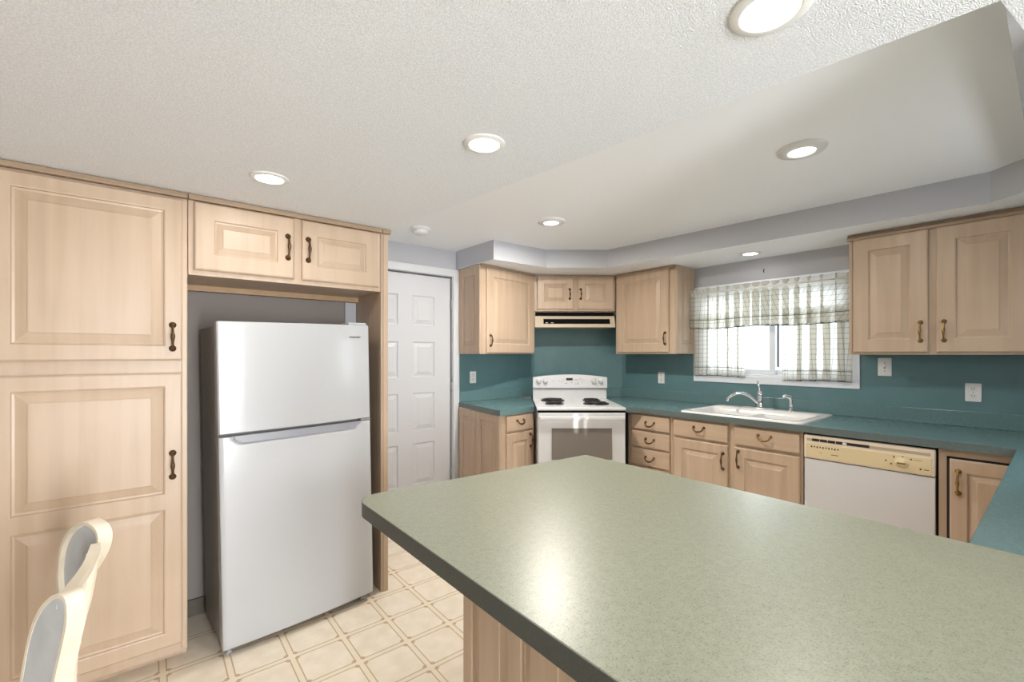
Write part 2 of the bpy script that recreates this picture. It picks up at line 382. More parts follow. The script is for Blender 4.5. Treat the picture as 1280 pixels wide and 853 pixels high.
# ------------------------------------------------------------------ door to the passage
dt = thing('door_1', None, None, (1.40, WY+0.018, 0), 0, kind='structure')
bm = bmesh.new(); paneled(bm, 0.0, 0.962, 0.012, 2.165, 0.04, 0.04,
    [(x0, x1, z0, z1) for x0, x1 in ((0.175, 0.40), (0.545, 0.782)) for z0, z1 in ((0.15, 0.55), (0.665, 1.03), (1.18, 1.52), (1.675, 1.965))])
obj('door_leaf', bm, M['doorw'], dt)
for z in (0.20, 1.07, 1.90):
    bm = bmesh.new(); tube(bm, [(0.966, -0.012, z-0.05), (0.966, -0.012, z+0.05)], 0.007, 8); box(bm, 0.955, 0.966, -0.006, 0.0, z-0.045, z+0.045)
    obj('hinge', bm, M['pocket'], dt)
bm = bmesh.new()   # knob on the far edge
lathe(bm, [(0, -0.065), (0.02, -0.062), (0.027, -0.045), (0.02, -0.028), (0.01, -0.02), (0.01, -0.006), (0.03, -0.004), (0.03, 0.0)], (0.065, 0, 0.98), 'y', 20)
obj('knob', bm, M['brass'], dt)
bm = bmesh.new()
box(bm, 1.325, 1.395, WY-0.02, WY, 0, 2.252, 0.004); box(bm, 2.377, 2.447, WY-0.02, WY, 0, 2.252, 0.004); box(bm, 1.395, 2.377, WY-0.02, WY, 2.18, 2.252, 0.004)
struct('trim_2', bm, M['trimw'])
bm = bmesh.new(); box(bm, 1.385, 1.399, WY-0.005, WY+0.11, 0, 2.17); box(bm, 2.373, 2.385, WY-0.005, WY+0.11, 0, 2.17); box(bm, 1.39, 2.38, WY+0.06, WY+0.10, 0, 2.17)
struct('trim_3', bm, M['trimw'])

# ------------------------------------------------------------------ pulls
def pull_v(parent, x, z, y=-0.02, h=0.105, mat='bronze'):
    """upright bail pull: scalloped rosettes and an arched grip with a swelling"""
    bm = bmesh.new()
    for s in (-1, 1):
        lathe(bm, [(0, -0.013), (0.006, -0.012), (0.011, -0.008), (0.0135, -0.003), (0.0145, 0)], (x, y, z+s*h/2), 'y', 10)
        tube(bm, [(x, y-0.004, z+s*h/2), (x, y-0.016, z+s*h/2*0.98), (x, y-0.022, z+s*h/2*0.86)], [0.007, 0.006, 0.0055], 8)
    pts, rad = [], []
    for i in range(17):
        u = i/16*2-1
        pts.append((x, y-0.020-0.010*math.cos(u*PI/2), z+u*h/2*0.9)); rad.append(0.0046+0.0042*math.exp(-(u/0.30)**2))
    tube(bm, pts, rad, 10)
    return obj('handle', bm, M[mat], parent)
def pull_h(parent, x, z, y=-0.02, w=0.085, mat='bronze'):
    """drop bail pull on a drawer: two posts and a hanging U-shaped grip"""
    bm = bmesh.new()
    for s in (-1, 1):
        lathe(bm, [(0, -0.014), (0.006, -0.012), (0.0095, -0.008), (0.011, -0.003), (0.012, 0)], (x+s*w/2, y, z+0.012), 'y', 10)
    pts, rad = [], []
    for i in range(19):
        a = PI*i/18
        pts.append((x-math.cos(a)*w/2, y-0.014-0.012*math.sin(a), z+0.012-0.034*math.sin(a)**0.8)); rad.append(0.0050+0.0028*math.sin(a)**3)
    tube(bm, pts, rad, 10)
    return obj('handle', bm, M[mat], parent)

# ------------------------------------------------------------------ cabinets
def cabinet(name, label, cat, P0, P1, z0, z1, depth, fronts, group=None, toe=0.0, carcass='wood', hollow=False, foot=None):
    """P0,P1: left and right end of the face seen from the front. Local x along the face, y into the wall, z up from the base."""
    P0, P1 = Vector(P0), Vector(P1); d = P1-P0; W = d.length
    root = thing(name, label, cat, (P0.x, P0.y, z0), math.atan2(d.y, d.x), group)
    bm = bmesh.new(); H = z1-z0
    if foot:   # footprint given in room coordinates
        R = Matrix.Rotation(-math.atan2(d.y, d.x), 2); q = [tuple(R @ (Vector(p)-P0)) for p in foot]
        if toe:
            prism(bm, q, toe, H); cx = sum(p[0] for p in q)/len(q); cy = sum(p[1] for p in q)/len(q)
            prism(bm, [(p[0]+(cx-p[0])*0.12, max(p[1], 0.06)) for p in q], 0, toe)
        else: prism(bm, q, 0, H)
    elif hollow:
        box(bm, 0, W, 0, 0.02, toe, H, 0.002); box(bm, 0, 0.018, 0.02, depth, toe, H); box(bm, W-0.018, W, 0.02, depth, toe, H); box(bm, 0.018, W-0.018, 0.02, depth, toe, toe+0.018); box(bm, 0, W, 0.07, depth, 0, toe)
    elif toe:
        box(bm, 0, W, 0, depth, toe, H, 0.002); box(bm, 0.0, W, 0.07, depth, 0, toe)
    else: box(bm, 0, W, 0, depth, 0, H, 0.002)
    obj('carcass', bm, M[carcass], root)
    for f in fronts:
        k = f['k']; x0, x1, a, b = f['r']; a -= z0; b -= z0
        bm = bmesh.new()
        if k == 'door':
            fr = f.get('frame', 0.062); pans = f.get('panels') or [(x0+fr, x1-fr, a+fr, b-fr)]
            if f.get('panels'): pans = [(p[0], p[1], p[2]-z0, p[3]-z0) for p in pans]
            paneled(bm, x0, x1, a, b, -0.001, 0.02, pans)
            o = obj('door', bm, M['wood'], root)
            if 'h' in f: pull_v(o, f['h'][0], f['h'][1]-z0, -0.021, f.get('hl', 0.105), f.get('hm', 'bronze'))
        else:
            box(bm, x0, x1, -0.021, -0.001, a, b, 0.006, 3)
            o = obj('drawer', bm, M['wood_h'], root)
            if 'h' in f: pull_h(o, f['h'][0], f['h'][1]-z0, -0.021, 0.085, f.get('hm', 'bronze'))
    return root, W

# tall pantry
FY = 2.532
root, W = cabinet('pantry_cabinet', 'tall pantry cabinet of pale maple with two big doors left of the refrigerator', 'cabinet',
    (-0.62, FY), (0.135, FY), 0.0, LO-0.004, 0.41, [
    dict(k='door', r=(0.135, 0.736, 1.372, 2.100), panels=[(0.205, 0.675, 1.435, 2.045)], h=(0.700, 1.478)),
    dict(k='door', r=(0.135, 0.736, 0.095, 1.316), panels=[(0.205, 0.675, 0.775, 1.258), (0.205, 0.675, 0.155, 0.712)], h=(0.700, 0.905))], toe=0.05)
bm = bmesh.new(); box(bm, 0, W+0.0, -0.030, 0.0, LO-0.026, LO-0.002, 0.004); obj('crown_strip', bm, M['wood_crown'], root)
bm = bmesh.new(); box(bm, W-0.022, W-0.002, -0.006, 0.0, 0.06, LO-0.03, 0.002); obj('edge_strip', bm, M['wood'], root)

# cabinet bridging the fridge, with the tall end panel
root, W = cabinet('bridge_cabinet', 'short maple cabinet with two doors above the white refrigerator', 'cabinet',
    (0.137, FY), (1.055, FY), 1.766, LO-0.004, 0.41, [
    dict(k='door', r=(0.022, 0.446, 1.790, 2.104), frame=0.075, h=(0.416, 1.950), hl=0.11),
    dict(k='door', r=(0.484, 0.902, 1.790, 2.104), frame=0.075, h=(0.514, 1.950), hl=0.11)])
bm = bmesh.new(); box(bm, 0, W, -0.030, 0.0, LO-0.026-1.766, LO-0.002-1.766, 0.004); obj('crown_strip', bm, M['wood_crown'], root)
bm = bmesh.new(); box(bm, 0, W, 0.36, 0.40, -0.03, 0.0); obj('rear_rail', bm, M['wood_in'], root)
t = thing('end_panel', 'tall maple end panel standing right of the refrigerator', 'cabinet panel', (1.057, FY, 0))
bm = bmesh.new(); box(bm, 0, 0.041, 0, 0.416, 0, LO-0.003, 0.002); obj('panel', bm, M['wood'], t)
bm = bmesh.new(); box(bm, 0.012, 0.0425, -0.007, 0.0, 0.0, LO-0.028, 0.003); obj('edge_strip', bm, M['wood'], t)
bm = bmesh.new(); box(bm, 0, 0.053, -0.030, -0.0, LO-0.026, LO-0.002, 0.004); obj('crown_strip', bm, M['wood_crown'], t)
struct('trim_4', one(box, 0.985, 1.056, ALC-0.014, ALC, 0.09, 1.735, 0.002), M['paint'])

# left wall cabinet
LU0, LU1 = (2.452, 3.497), (3.232, 3.615)
root, W = cabinet('wall_cabinet', 'maple wall cabinet with one tall door right of the white door', 'cabinet', LU0, LU1, 1.402, 2.258, 0.27,
    [dict(k='door', r=(0.062, 0.775, 1.412, 2.238), frame=0.085, h=(0.105, 1.533), hl=0.10)], foot=[LU0, LU1, (3.232, 3.872), (2.452, 3.872)])
bm = bmesh.new(); paneled(bm, 0, 0.372, 0.0, 0.856, -0.001, 0.016, [(0.07, 0.29, 0.075, 0.77)])
e = obj('end_panel', bm, M['wood'], root); e.rotation_euler = (0, 0, -PI/2 - math.atan2(LU1[1]-LU0[1], LU1[0]-LU0[0])); 
e.location = Matrix.Rotation(-math.atan2(LU1[1]-LU0[1], LU1[0]-LU0[0]), 3, 'Z') @ Vector((0.0, 0.374, 0))
bm = bmesh.new(); box(bm, -0.012, W, -0.024, 0.0, 0.836, 0.858, 0.003); obj('crown_strip', bm, M['wood_crown'], root)
# cabinet above the range hood, across the corner
DG0, DG1 = (3.236, 3.618), (3.930, 3.076)
cabinet('corner_wall_cabinet', 'small two door maple cabinet above the range hood', 'cabinet', DG0, DG1, 1.866, 2.258, 0.30, [
    dict(k='door', r=(0.032, 0.425, 1.886, 2.240), frame=0.075, h=(0.384, 2.050), hl=0.10),
    dict(k='door', r=(0.472, 0.862, 1.886, 2.240), frame=0.075, h=(0.503, 2.050), hl=0.10)])
# wall cabinet left of the window
root, W = cabinet('wall_cabinet', 'maple wall cabinet with one tall door between range hood and window', 'cabinet', (3.935, 3.07), (3.935, 2.362), 1.402, 2.262, 0.333,
    [dict(k='door', r=(0.03, 0.645, 1.418, 2.243), frame=0.085, h=(0.608, 1.555), hl=0.11)])
bm = bmesh.new(); paneled(bm, 0, 0.33, 0.0, 0.86, -0.001, 0.015, [(0.075, 0.275, 0.09, 0.77)])
e = obj('end_panel', bm, M['wood'], root); e.location = (W, 0.001, 0); e.rotation_euler = (0, 0, PI/2)
bm = bmesh.new(); box(bm, 0, W, -0.024, 0.0, 0.838, 0.859, 0.003); obj('crown_strip', bm, M['wood_crown'], root)
# wall cabinets right of the window
root, W = cabinet('wall_cabinet', 'wide maple wall cabinet with two doors right of the curtained window', 'cabinet', (3.94, 0.985), (3.94, 0.10), 1.397, 2.235, 0.328, [
    dict(k='door', r=(0.026, 0.425, 1.412, 2.214), frame=0.085, h=(0.388, 1.548), hl=0.12, hm='brass'),
    dict(k='door', r=(0.463, 0.872, 1.412, 2.214), frame=0.085, h=(0.500, 1.548), hl=0.12, hm='brass')])
bm = bmesh.new(); box(bm, -0.010, W, -0.024, 0.0, 0.816, 0.838, 0.003); box(bm, -0.010, W, 0.0, 0.3, 0.838, 0.862); obj('crown_strip', bm, M['wood_crown'], root)
bm = bmesh.new(); box(bm, 0.0, 0.018, -0.005, 0, 0.01, 0.815, 0.002); obj('edge_strip', bm, M['wood'], root)

# left base cabinet by the stove
LB0, LB1 = (2.372, 3.083), (2.800, 3.137)
ang = math.atan2(LB1[1]-LB0[1], LB1[0]-LB0[0])
root, W = cabinet('base_cabinet', 'small maple base cabinet left of the stove with one drawer and one door', 'cabinet', LB0, LB1, 0.0, 0.868, 0.68, [
    dict(k='drawer', r=(0.055, 0.392, 0.715, 0.853), h=(0.225, 0.795)),
    dict(k='door', r=(0.055, 0.392, 0.12, 0.695), frame=0.07, h=(0.360, 0.610), hl=0.11)], toe=0.10, foot=[LB0, LB1, (3.19, 3.66), (3.22, 3.862), (2.436, 3.862)])
bm = bmesh.new(); paneled(bm, 0, 0.76, 0.0, 0.866, -0.001, 0.014, [(0.07, 0.36, 0.10, 0.80), (0.42, 0.70, 0.10, 0.80)])
e = obj('end_panel', bm, M['wood'], root); e.rotation_euler = (0, 0, -PI/2 - ang - math.radians(4.7))
e.location = Matrix.Rotation(-ang, 3, 'Z') @ Vector((2.436-2.372, 3.845-3.083, 0))

# base run under the window: drawer stack, sink base, dishwasher gap, corner cabinet
BX = 3.50
cabinet('drawer_cabinet', 'maple base cabinet with a stack of narrow drawers right of the stove', 'cabinet', (BX, 2.585), (BX, 2.128), 0.0, 0.868, 0.74, [
    dict(k='drawer', r=(0.045, 0.437, 0.718, 0.848), h=(0.245, 0.775)),
    dict(k='drawer', r=(0.045, 0.437, 0.560, 0.698), h=(0.245, 0.625)),
    dict(k='drawer', r=(0.045, 0.437, 0.395, 0.540), h=(0.245, 0.462)),
    dict(k='drawer', r=(0.045, 0.437, 0.125, 0.375), h=(0.245, 0.25))], toe=0.10)
cabinet('sink_cabinet', 'maple sink base with two false drawers over two doors under the window', 'cabinet', (BX, 2.126), (BX, 1.136), 0.0, 0.868, 0.60, [
    dict(k='drawer', r=(0.018, 0.478, 0.712, 0.846), h=(0.245, 0.792)),
    dict(k='drawer', r=(0.528, 0.974, 0.712, 0.846), h=(0.745, 0.792), hm='brass'),
    dict(k='door', r=(0.018, 0.478, 0.12, 0.690), frame=0.072, h=(0.442, 0.565), hl=0.12),
    dict(k='door', r=(0.528, 0.974, 0.12, 0.690), frame=0.072, h=(0.560, 0.600), hl=0.12)], toe=0.10, hollow=True)
root, W = cabinet('corner_base_cabinet', 'maple corner base cabinet with one door right of the dishwasher', 'cabinet', (BX, 0.456), (BX, 0.085), 0.0, 0.868, 0.70, [
    dict(k='door', r=(0.047, 0.36, 0.12, 0.815), frame=0.068, h=(0.082, 0.690), hl=0.12, hm='brass')], toe=0.10)
bm = bmesh.new(); box(bm, 0.034, 0.047, -0.004, 0.0, 0.12, 0.825); box(bm, 0.034, 0.365, -0.004, 0.0, 0.815, 0.826); obj('door_gap', bm, M['gap'], root)
cabinet('return_base_cabinet', 'maple base cabinets under the counter at the right edge', 'cabinet', (BX-0.05, 0.095), (1.62, 0.095), 0.0, 0.868, 0.60, [
    dict(k='door', r=(0.05+0.45*i, 0.45+0.45*i, 0.12, 0.845), frame=0.068, h=((0.41 if i % 2 == 0 else 0.09)+0.45*i, 0.72)) for i in range(4)], toe=0.10)

# peninsula base
PX = 0.80
root = thing('peninsula_cabinet', 'maple paneled base carrying the big green peninsula counter', 'cabinet', (PX, 1.22, 0), -PI/2)
bm = bmesh.new(); box(bm, 0, 1.72, 0.0, 0.72, 0.0, 0.866, 0.002); obj('carcass', bm, M['wood'], root)
bm = bmesh.new(); paneled(bm, 0, 1.72, 0.0, 0.866, -0.001, 0.018, [(0.052+0.238*i, 0.236+0.238*i, 0.09, 0.80) for i in range(7)])
obj('side_panel', bm, M['wood'], root)

# ------------------------------------------------------------------ counters
def arc_corner(c, r, a0, a1, n=10): return [(c[0]+r*math.cos(a0+(a1-a0)*i/n), c[1]+r*math.sin(a0+(a1-a0)*i/n)) for i in range(n+1)]
def slab(root, pts, mat, edge, edges, name='top', zt=0.914, th=0.046, seal=None):
    bm = bmesh.new(); prism(bm, pts, zt-th, zt); obj(name, bm, mat, root)
pen = thing('peninsula_countertop', 'large sage green speckled laminate peninsula counter in the foreground', 'countertop', (0, 0, 0.868))
out = [(1.638, -0.53), (1.638, 1.440)] + arc_corner((1.622, 1.443), 0.016, 0, PI/2, 4) + arc_corner((0.622, 1.432), 0.082, PI/2+0.06, PI) + [(0.540, -0.53)]
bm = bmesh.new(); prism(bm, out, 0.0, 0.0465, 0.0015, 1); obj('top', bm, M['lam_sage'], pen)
def shaded_edge_band(pts, z0, z1, t, parent, mat):
    """thin laminate strip wrapped outside the polyline pts (left of travel is inside)"""
    bm = bmesh.new(); n = len(pts); P = [Vector(p) for p in pts]; A = []
    for i in range(n):
        d = (P[min(i+1, n-1)]-P[max(i-1, 0)]).normalized(); A.append(P[i] + Vector((d.y, -d.x))*t)
    for i in range(n-1):
        q = [P[i], P[i+1], A[i+1], A[i]]
        lo = [bm.verts.new((v.x, v.y, z0)) for v in q]; hi = [bm.verts.new((v.x, v.y, z1)) for v in q]
        bm.faces.new(lo); bm.faces.new(hi)
        for k in range(4): bm.faces.new((lo[k], lo[(k+1) % 4], hi[(k+1) % 4], hi[k]))
    return obj('edge_band', bm, mat, parent)
shaded_edge_band(out, 0.0005, 0.0455, 0.0015, pen, M['lam_edge'])

wc = thing('window_countertop', 'teal laminate counter running under the window with the sink set in it', 'countertop', (0, 0, 0.868))
# hole for the sink bowls is cut by building the top from strips round it
SKX0, SKX1, SKY0, SKY1 = 3.545, 4.02, 1.19, 2.02
bm = bmesh.new()
prism(bm, [(3.462, 2.02), (SKX0, 2.02), (SKX0, 1.19), (3.462, 1.19)], 0, 0.046)
prism(bm, [(SKX1, 1.19), (4.268, 1.19), (4.268, 2.02), (SKX1, 2.02)], 0, 0.046)
prism(bm, [(1.640, -0.53), (4.268, -0.53), (4.268, 1.19), (3.462, 1.19), (3.462, 0.155), (1.640, 0.155)], 0, 0.046)
prism(bm, [(3.462, 2.02), (4.268, 2.02), (4.268, 3.243), (3.50, 3.885), (3.43, 3.885), (3.214, 3.625), (3.830, 3.127), (3.366, 2.548), (3.462, 2.41)], 0, 0.046)
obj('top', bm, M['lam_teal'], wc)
shaded_edge_band([(3.366, 2.548), (3.462, 2.41), (3.462, 0.155), (1.640, 0.155)], 0.0005, 0.0455, 0.0015, wc, M['lam_edge_teal'])
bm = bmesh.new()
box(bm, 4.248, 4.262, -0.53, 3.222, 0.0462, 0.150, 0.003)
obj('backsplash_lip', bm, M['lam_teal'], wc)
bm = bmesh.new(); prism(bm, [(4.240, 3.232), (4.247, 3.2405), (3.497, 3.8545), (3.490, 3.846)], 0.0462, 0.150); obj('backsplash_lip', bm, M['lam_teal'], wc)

lc = thing('stove_side_countertop', 'short teal laminate counter between the white door and the stove', 'countertop', (0, 0, 0.868))
lpts = [(2.440, 3.870), (2.338, 3.052), (2.780, 3.106), (3.190, 3.620), (3.228, 3.870)]
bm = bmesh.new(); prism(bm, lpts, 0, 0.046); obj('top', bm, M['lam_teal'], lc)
shaded_edge_band(lpts[:2], 0.0005, 0.0455, 0.0015, lc, M['lam_edge_teal'])
bm = bmesh.new(); box(bm, 2.442, 3.235, 3.862, 3.876, 0.0462, 0.150, 0.003); obj('backsplash_lip', bm, M['lam_teal'], lc)

# teal laminate sheets on the walls between counter and wall cabinets
bm = bmesh.new()
box(bm, 4.2625, 4.2695, -0.53, 0.995, 0.9165, 1.399); box(bm, 4.2625, 4.2695, 0.995, 2.356, 0.9165, 1.128); box(bm, 4.2625, 4.2695, 2.356, 3.232, 0.9165, 1.401)
tag(obj('backsplash', bm, M['splash']), 'teal backsplash sheet on the window wall around the sink window', 'backsplash')
bm = bmesh.new(); box(bm, 2.449, 3.234, WY-0.0125, WY-0.0015, 0.9165, 1.401)
tag(obj('backsplash', bm, M['splash']), 'teal backsplash sheet on the wall left of the stove', 'backsplash')
bm = bmesh.new(); prism(bm, [(3.236, WY-0.0125), (3.478, WY-0.011), (4.2615, 3.2365), (4.2615, 3.2435), (3.479, WY-0.0035), (3.236, WY-0.0055)], 0.9165, 1.86)
tag(obj('backsplash', bm, M['splash']), 'teal backsplash sheet on the angled wall behind the stove', 'backsplash')

# ------------------------------------------------------------------ refrigerator
fr = thing('refrigerator', 'white top freezer refrigerator standing in the maple alcove', 'refrigerator', (0.262, 2.432, 0), math.radians(4.5))
fr.rotation_euler = (math.radians(-0.5), math.radians(-0.9), math.radians(4.5))
FW = 0.735
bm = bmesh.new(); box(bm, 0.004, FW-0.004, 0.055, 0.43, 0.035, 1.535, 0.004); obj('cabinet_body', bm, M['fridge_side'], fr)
def bulged(bm, x0, x1, z0, z1, yb, t, bulge, r=0.012):
    n = 14; prof = []
    for i in range(n+1):
        u = i/n*2-1
        x = x0 + (x1-x0)*(i/n); prof.append((x, yb-t-bulge*(1-u*u)))
    prof[0] = (x0, yb-t+0.006); prof.insert(1, (x0+0.006, yb-t-0.001)); prof[-1] = (x1, yb-t+0.006); prof.insert(-1, (x1-0.006, yb-t-0.001))
    pts = [(x0, yb)] + prof + [(x1, yb)]
    prism(bm, pts[::-1], z0, z1, 0.003, 2)
bm = bmesh.new(); bulged(bm, 0, FW, 1.030, 1.552, 0.050, 0.055, 0.016); obj('freezer_door', bm, M['fridge'], fr)
# lower door: one bulged front with a scooped grey pull along its top edge
bm = bmesh.new()
xs = [0.0, 0.006] + [0.02+0.695*i/70 for i in range(71)] + [FW-0.006, FW]
zs = [0.034, 0.037] + [0.05+0.90*i/4 for i in range(5)] + [0.958+0.002*i for i in range(28)] + [1.014]
def scoop(x, z):
    zl = 0.972 + max(0.0, 0.085-x)*0.9 + max(0.0, x-0.645)*0.9
    if x < 0.05 or x > 0.685 or z < zl: return 0.0
    return min(1.0, (z-zl)/0.006)
front, tag_s = [], []
for z in zs:
    row, ts = [], []
    for x in xs:
        u = x/FW*2-1; edge = 0.006 if x in (0.0, FW) else (0.001 if x in (0.006, FW-0.006) else 0); edge += 0.003 if z in (zs[0], zs[-1]) else 0
        sc_ = scoop(x, z); row.append(bm.verts.new((x, 0.050-0.055-0.016*(1-u*u)+edge+0.022*sc_, z))); ts.append(sc_)
    front.append(row); tag_s.append(ts)
for j_ in range(len(zs)-1):
    for i_ in range(len(xs)-1):
        f = bm.faces.new((front[j_][i_], front[j_][i_+1], front[j_+1][i_+1], front[j_+1][i_])); f.smooth = True
        if min(tag_s[j_][i_], tag_s[j_+1][i_+1], tag_s[j_+1][i_], tag_s[j_][i_+1]) > 0.0: f.material_index = 1
rim = [r[-1] for r in front] + front[-1][::-1][1:] + [r[0] for r in front[::-1]][1:] + front[0][1:-1]
back = [bm.verts.new((v.co.x, 0.050, v.co.z)) for v in rim]
for k in range(len(rim)): bm.faces.new((rim[k], rim[(k+1) % len(rim)], back[(k+1) % len(rim)], back[k]))
bm.faces.new(back)
obj('refrigerator_door', bm, [M['fridge'], M['pocket']], fr)
bm = bmesh.new(); box(bm, FW-0.115, FW-0.012, 0.0, 0.10, 1.5525, 1.566, 0.004); obj('hinge_cover', bm, M['fridge'], fr)
bm = bmesh.new(); box(bm, FW-0.055, FW+0.004, 0.0, 0.05, 1.016, 1.027, 0.003); obj('middle_hinge', bm, M['pocket'], fr)
bm = bmesh.new(); box(bm, 0.03, FW-0.03, 0.075, 0.10, 0.012, 0.05); obj('toe_grille', bm, M['black'], fr)
for x in (0.03, FW-0.05):
    bm = bmesh.new(); lathe(bm, [(0, 0.0), (0.015, 0.0), (0.016, 0.008), (0.010, 0.012), (0.010, 0.045)], (x, 0.030, 0.002), 'z', 14); obj('foot', bm, M['pocket'], fr)
def letters(txt, size, parent, mat, loc, rot, depth=0.0006, name='lettering', align='CENTER', xs=1.0):
    c = bpy.data.curves.new('text', 'FONT'); c.body = txt; c.size = size; c.extrude = depth; c.align_x = align
    o = bpy.data.objects.new('text', c); COL.objects.link(o)
    dg = bpy.context.evaluated_depsgraph_get(); me = bpy.data.meshes.new_from_object(o.evaluated_get(dg)); me.name = name
    bpy.data.objects.remove(o); me.materials.clear(); me.materials.append(mat)
    r = bpy.data.objects.new(name, me); COL.objects.link(r); r.parent = parent; r.location = loc; r.rotation_euler = rot; r.scale = (xs, 1, 1)
    return r
letters('FRIGIDAIRE', 0.013, fr, M['dark'], (FW-0.085, -0.0135, 1.480), (PI/2, 0, 0.04))

# ------------------------------------------------------------------ stove
SA, SBp = Vector((2.639, 2.917)), Vector((3.250, 2.422)); sd = SBp-SA; SW = sd.length
st = thing('stove', 'white electric range with four black coil burners across the corner', 'stove', (SA.x, SA.y, 0), math.atan2(sd.y, sd.x))
SD = 0.865
bm = bmesh.new(); box(bm, 0.006, SW-0.006, 0.03, SD, 0.03, 0.885, 0.003); obj('body', bm, M['white'], st)
bm = bmesh.new(); box(bm, 0.010, SW-0.010, -0.006, 0.05, 0.887, 0.9035); obj('vent_gap', bm, M['grille'], st)
bm = bmesh.new(); box(bm, 0, SW, 0.0, SD-0.02, 0.903, 0.930, 0.008, 3); obj('cooktop', bm, M['white'], st)
# oven door with handle band and window
od = obj('oven_door', one(box, 0.012, SW-0.012, -0.012, 0.026, 0.30, 0.886, 0.006, 3), M['white'], st)
bm = bmesh.new(); box(bm, 0.02, SW-0.02, -0.045, -0.024, 0.826, 0.858, 0.008, 3); box(bm, 0.02, 0.05, -0.03, -0.010, 0.828, 0.856, 0.003); box(bm, SW-0.05, SW-0.02, -0.03, -0.010, 0.828, 0.856, 0.003)
obj('door_handle', bm, M['white'], od)
bm = bmesh.new(); prism(bm, [(-0.011, 0.480), (-0.011, 0.752), (-0.0135, 0.752), (-0.030, 0.480)], 0.130, SW-0.130)
for v in bm.verts: v.co = Vector((v.co.z, v.co.x, v.co.y))
obj('oven_window', bm, M['ovenglass'], od)
bm = bmesh.new(); box(bm, 0.012, SW-0.012, -0.010, 0.026, 0.07, 0.292, 0.006, 3); obj('storage_drawer', bm, M['white'], st)
# backguard with arched top
bm = bmesh.new(); pts = []
N = 24
for i in range(N+1):
    u = i/N*2-1; pts.append((0.0+SW*i/N, 1.155+0.030*(1-u*u)))
def extr_y(bm, poly, y0, y1, y0b=None):
    f = [bm.verts.new((x, y0, z)) for x, z in poly]; b = [bm.verts.new((x, y1, z)) for x, z in poly]
    bm.faces.new(f); bm.faces.new(b[::-1]); n = len(poly)
    for i in range(n): bm.faces.new((f[i], f[(i+1) % n], b[(i+1) % n], b[i]))
extr_y(bm, [(0.006, 0.93), (SW-0.006, 0.93), (SW-0.006, 1.04), (0.006, 1.04)], SD-0.06, SD+0.005)
obj('backguard', bm, M['white'], st)
bm = bmesh.new(); extr_y(bm, [(0.004, 1.045), (SW-0.004, 1.045)] + [(min(max(x, 0.004), SW-0.004), z) for x, z in pts[::-1]], SD-0.085, SD+0.01)
cp = obj('control_console', bm, M['whitegray'], st)
bm = bmesh.new(); box(bm, 0.006, SW-0.006, SD-0.066, SD, 1.0395, 1.0455); obj('console_gap', bm, M['dark'], st)
yc = SD-0.0855
for x in (0.062, 0.130, SW-0.145, SW-0.075):
    bm = bmesh.new(); lathe(bm, [(0, -0.030), (0.017, -0.030), (0.020, -0.026), (0.022, -0.008), (0.027, -0.004), (0.028, 0.0)], (x, yc, 1.118), 'y', 20)
    box(bm, x-0.003, x+0.003, yc-0.033, yc-0.028, 1.102, 1.134, 0.001); obj('knob', bm, M['white'], cp)
bm = bmesh.new(); box(bm, 0.352, 0.420, yc-0.003, yc+0.002, 1.125, 1.150, 0.002); obj('clock_display', bm, M['black'], cp)
for x, z, w in ((0.21, 1.120, 0.012), (0.272, 1.118, 0.012), (0.30, 1.105, 0.016), (0.315, 1.13, 0.012), (0.335, 1.092, 0.03), (0.40, 1.10, 0.02), (0.445, 1.128, 0.022), (0.47, 1.10, 0.016), (0.49, 1.14, 0.02), (0.44, 1.085, 0.05)):
    obj('touch_key', one(box, x, x+w, yc-0.0015, yc+0.001, z, z+0.006), M['pocket'], cp)
obj('divider_line', one(box, 0.523, 0.526, yc-0.0015, yc+0.001, 1.085, 1.14), M['pocket'], cp)
def burner(x, y, r):
    b = obj('burner', one(lathe, [(0, 0.0065), (r*0.92, 0.0062), (r*1.02, 0.010), (r*1.08, 0.009), (r*1.12, 0.0)], (x, y, 0.930), 'z', 36), M['black'], st)
    bm = bmesh.new(); pts = []
    turns = 4.5 if r > 0.08 else 3.5
    for i in range(int(turns*28)+1):
        a = i/28*2*PI; rr = r*0.14 + r*0.78*(i/(turns*28)); pts.append((x+rr*math.cos(a), y+rr*math.sin(a), 0.930+0.016))
    tube(bm, pts, 0.0052, 6)
    lathe(bm, [(0, 0.021), (r*0.10, 0.020), (r*0.12, 0.012)], (x, y, 0.930), 'z', 12)
    obj('coil', bm, M['coil'], b)
burner(0.185, 0.30, 0.080); burner(0.195, 0.60, 0.108); burner(SW-0.210, 0.30, 0.108); burner(SW-0.200, 0.60, 0.080)

# ------------------------------------------------------------------ range hood
h0, h1 = Vector(DG0), Vector(DG1); hd = h1-h0
hr = thing('range_hood', 'almond range hood with black grille slots above the stove', 'range hood', (h0.x, h0.y, 1.690), math.atan2(hd.y, hd.x))
HW = hd.length
bm = bmesh.new()
prof = [(-0.022, 0.0), (-0.022, 0.030), (0.012, 0.118), (0.012, 0.170), (0.30, 0.170), (0.30, 0.0)]
for xx in (0,): 
    a = [bm.verts.new((0.006, y, z)) for y, z in prof]; b = [bm.verts.new((HW-0.006, y, z)) for y, z in prof]
    bm.faces.new(a); bm.faces.new(b[::-1]); n = len(prof)
    for i in range(n): bm.faces.new((a[i], a[(i+1) % n], b[(i+1) % n], b[i]))
obj('housing', bm, M['hood'], hr)
bm = bmesh.new(); box(bm, 0.012, HW-0.012, 0.004, 0.02, 0.125, 0.166); obj('top_grille', bm, M['grille'], hr)
bm = bmesh.new()
k = (0.012+0.022)/(0.118-0.030)
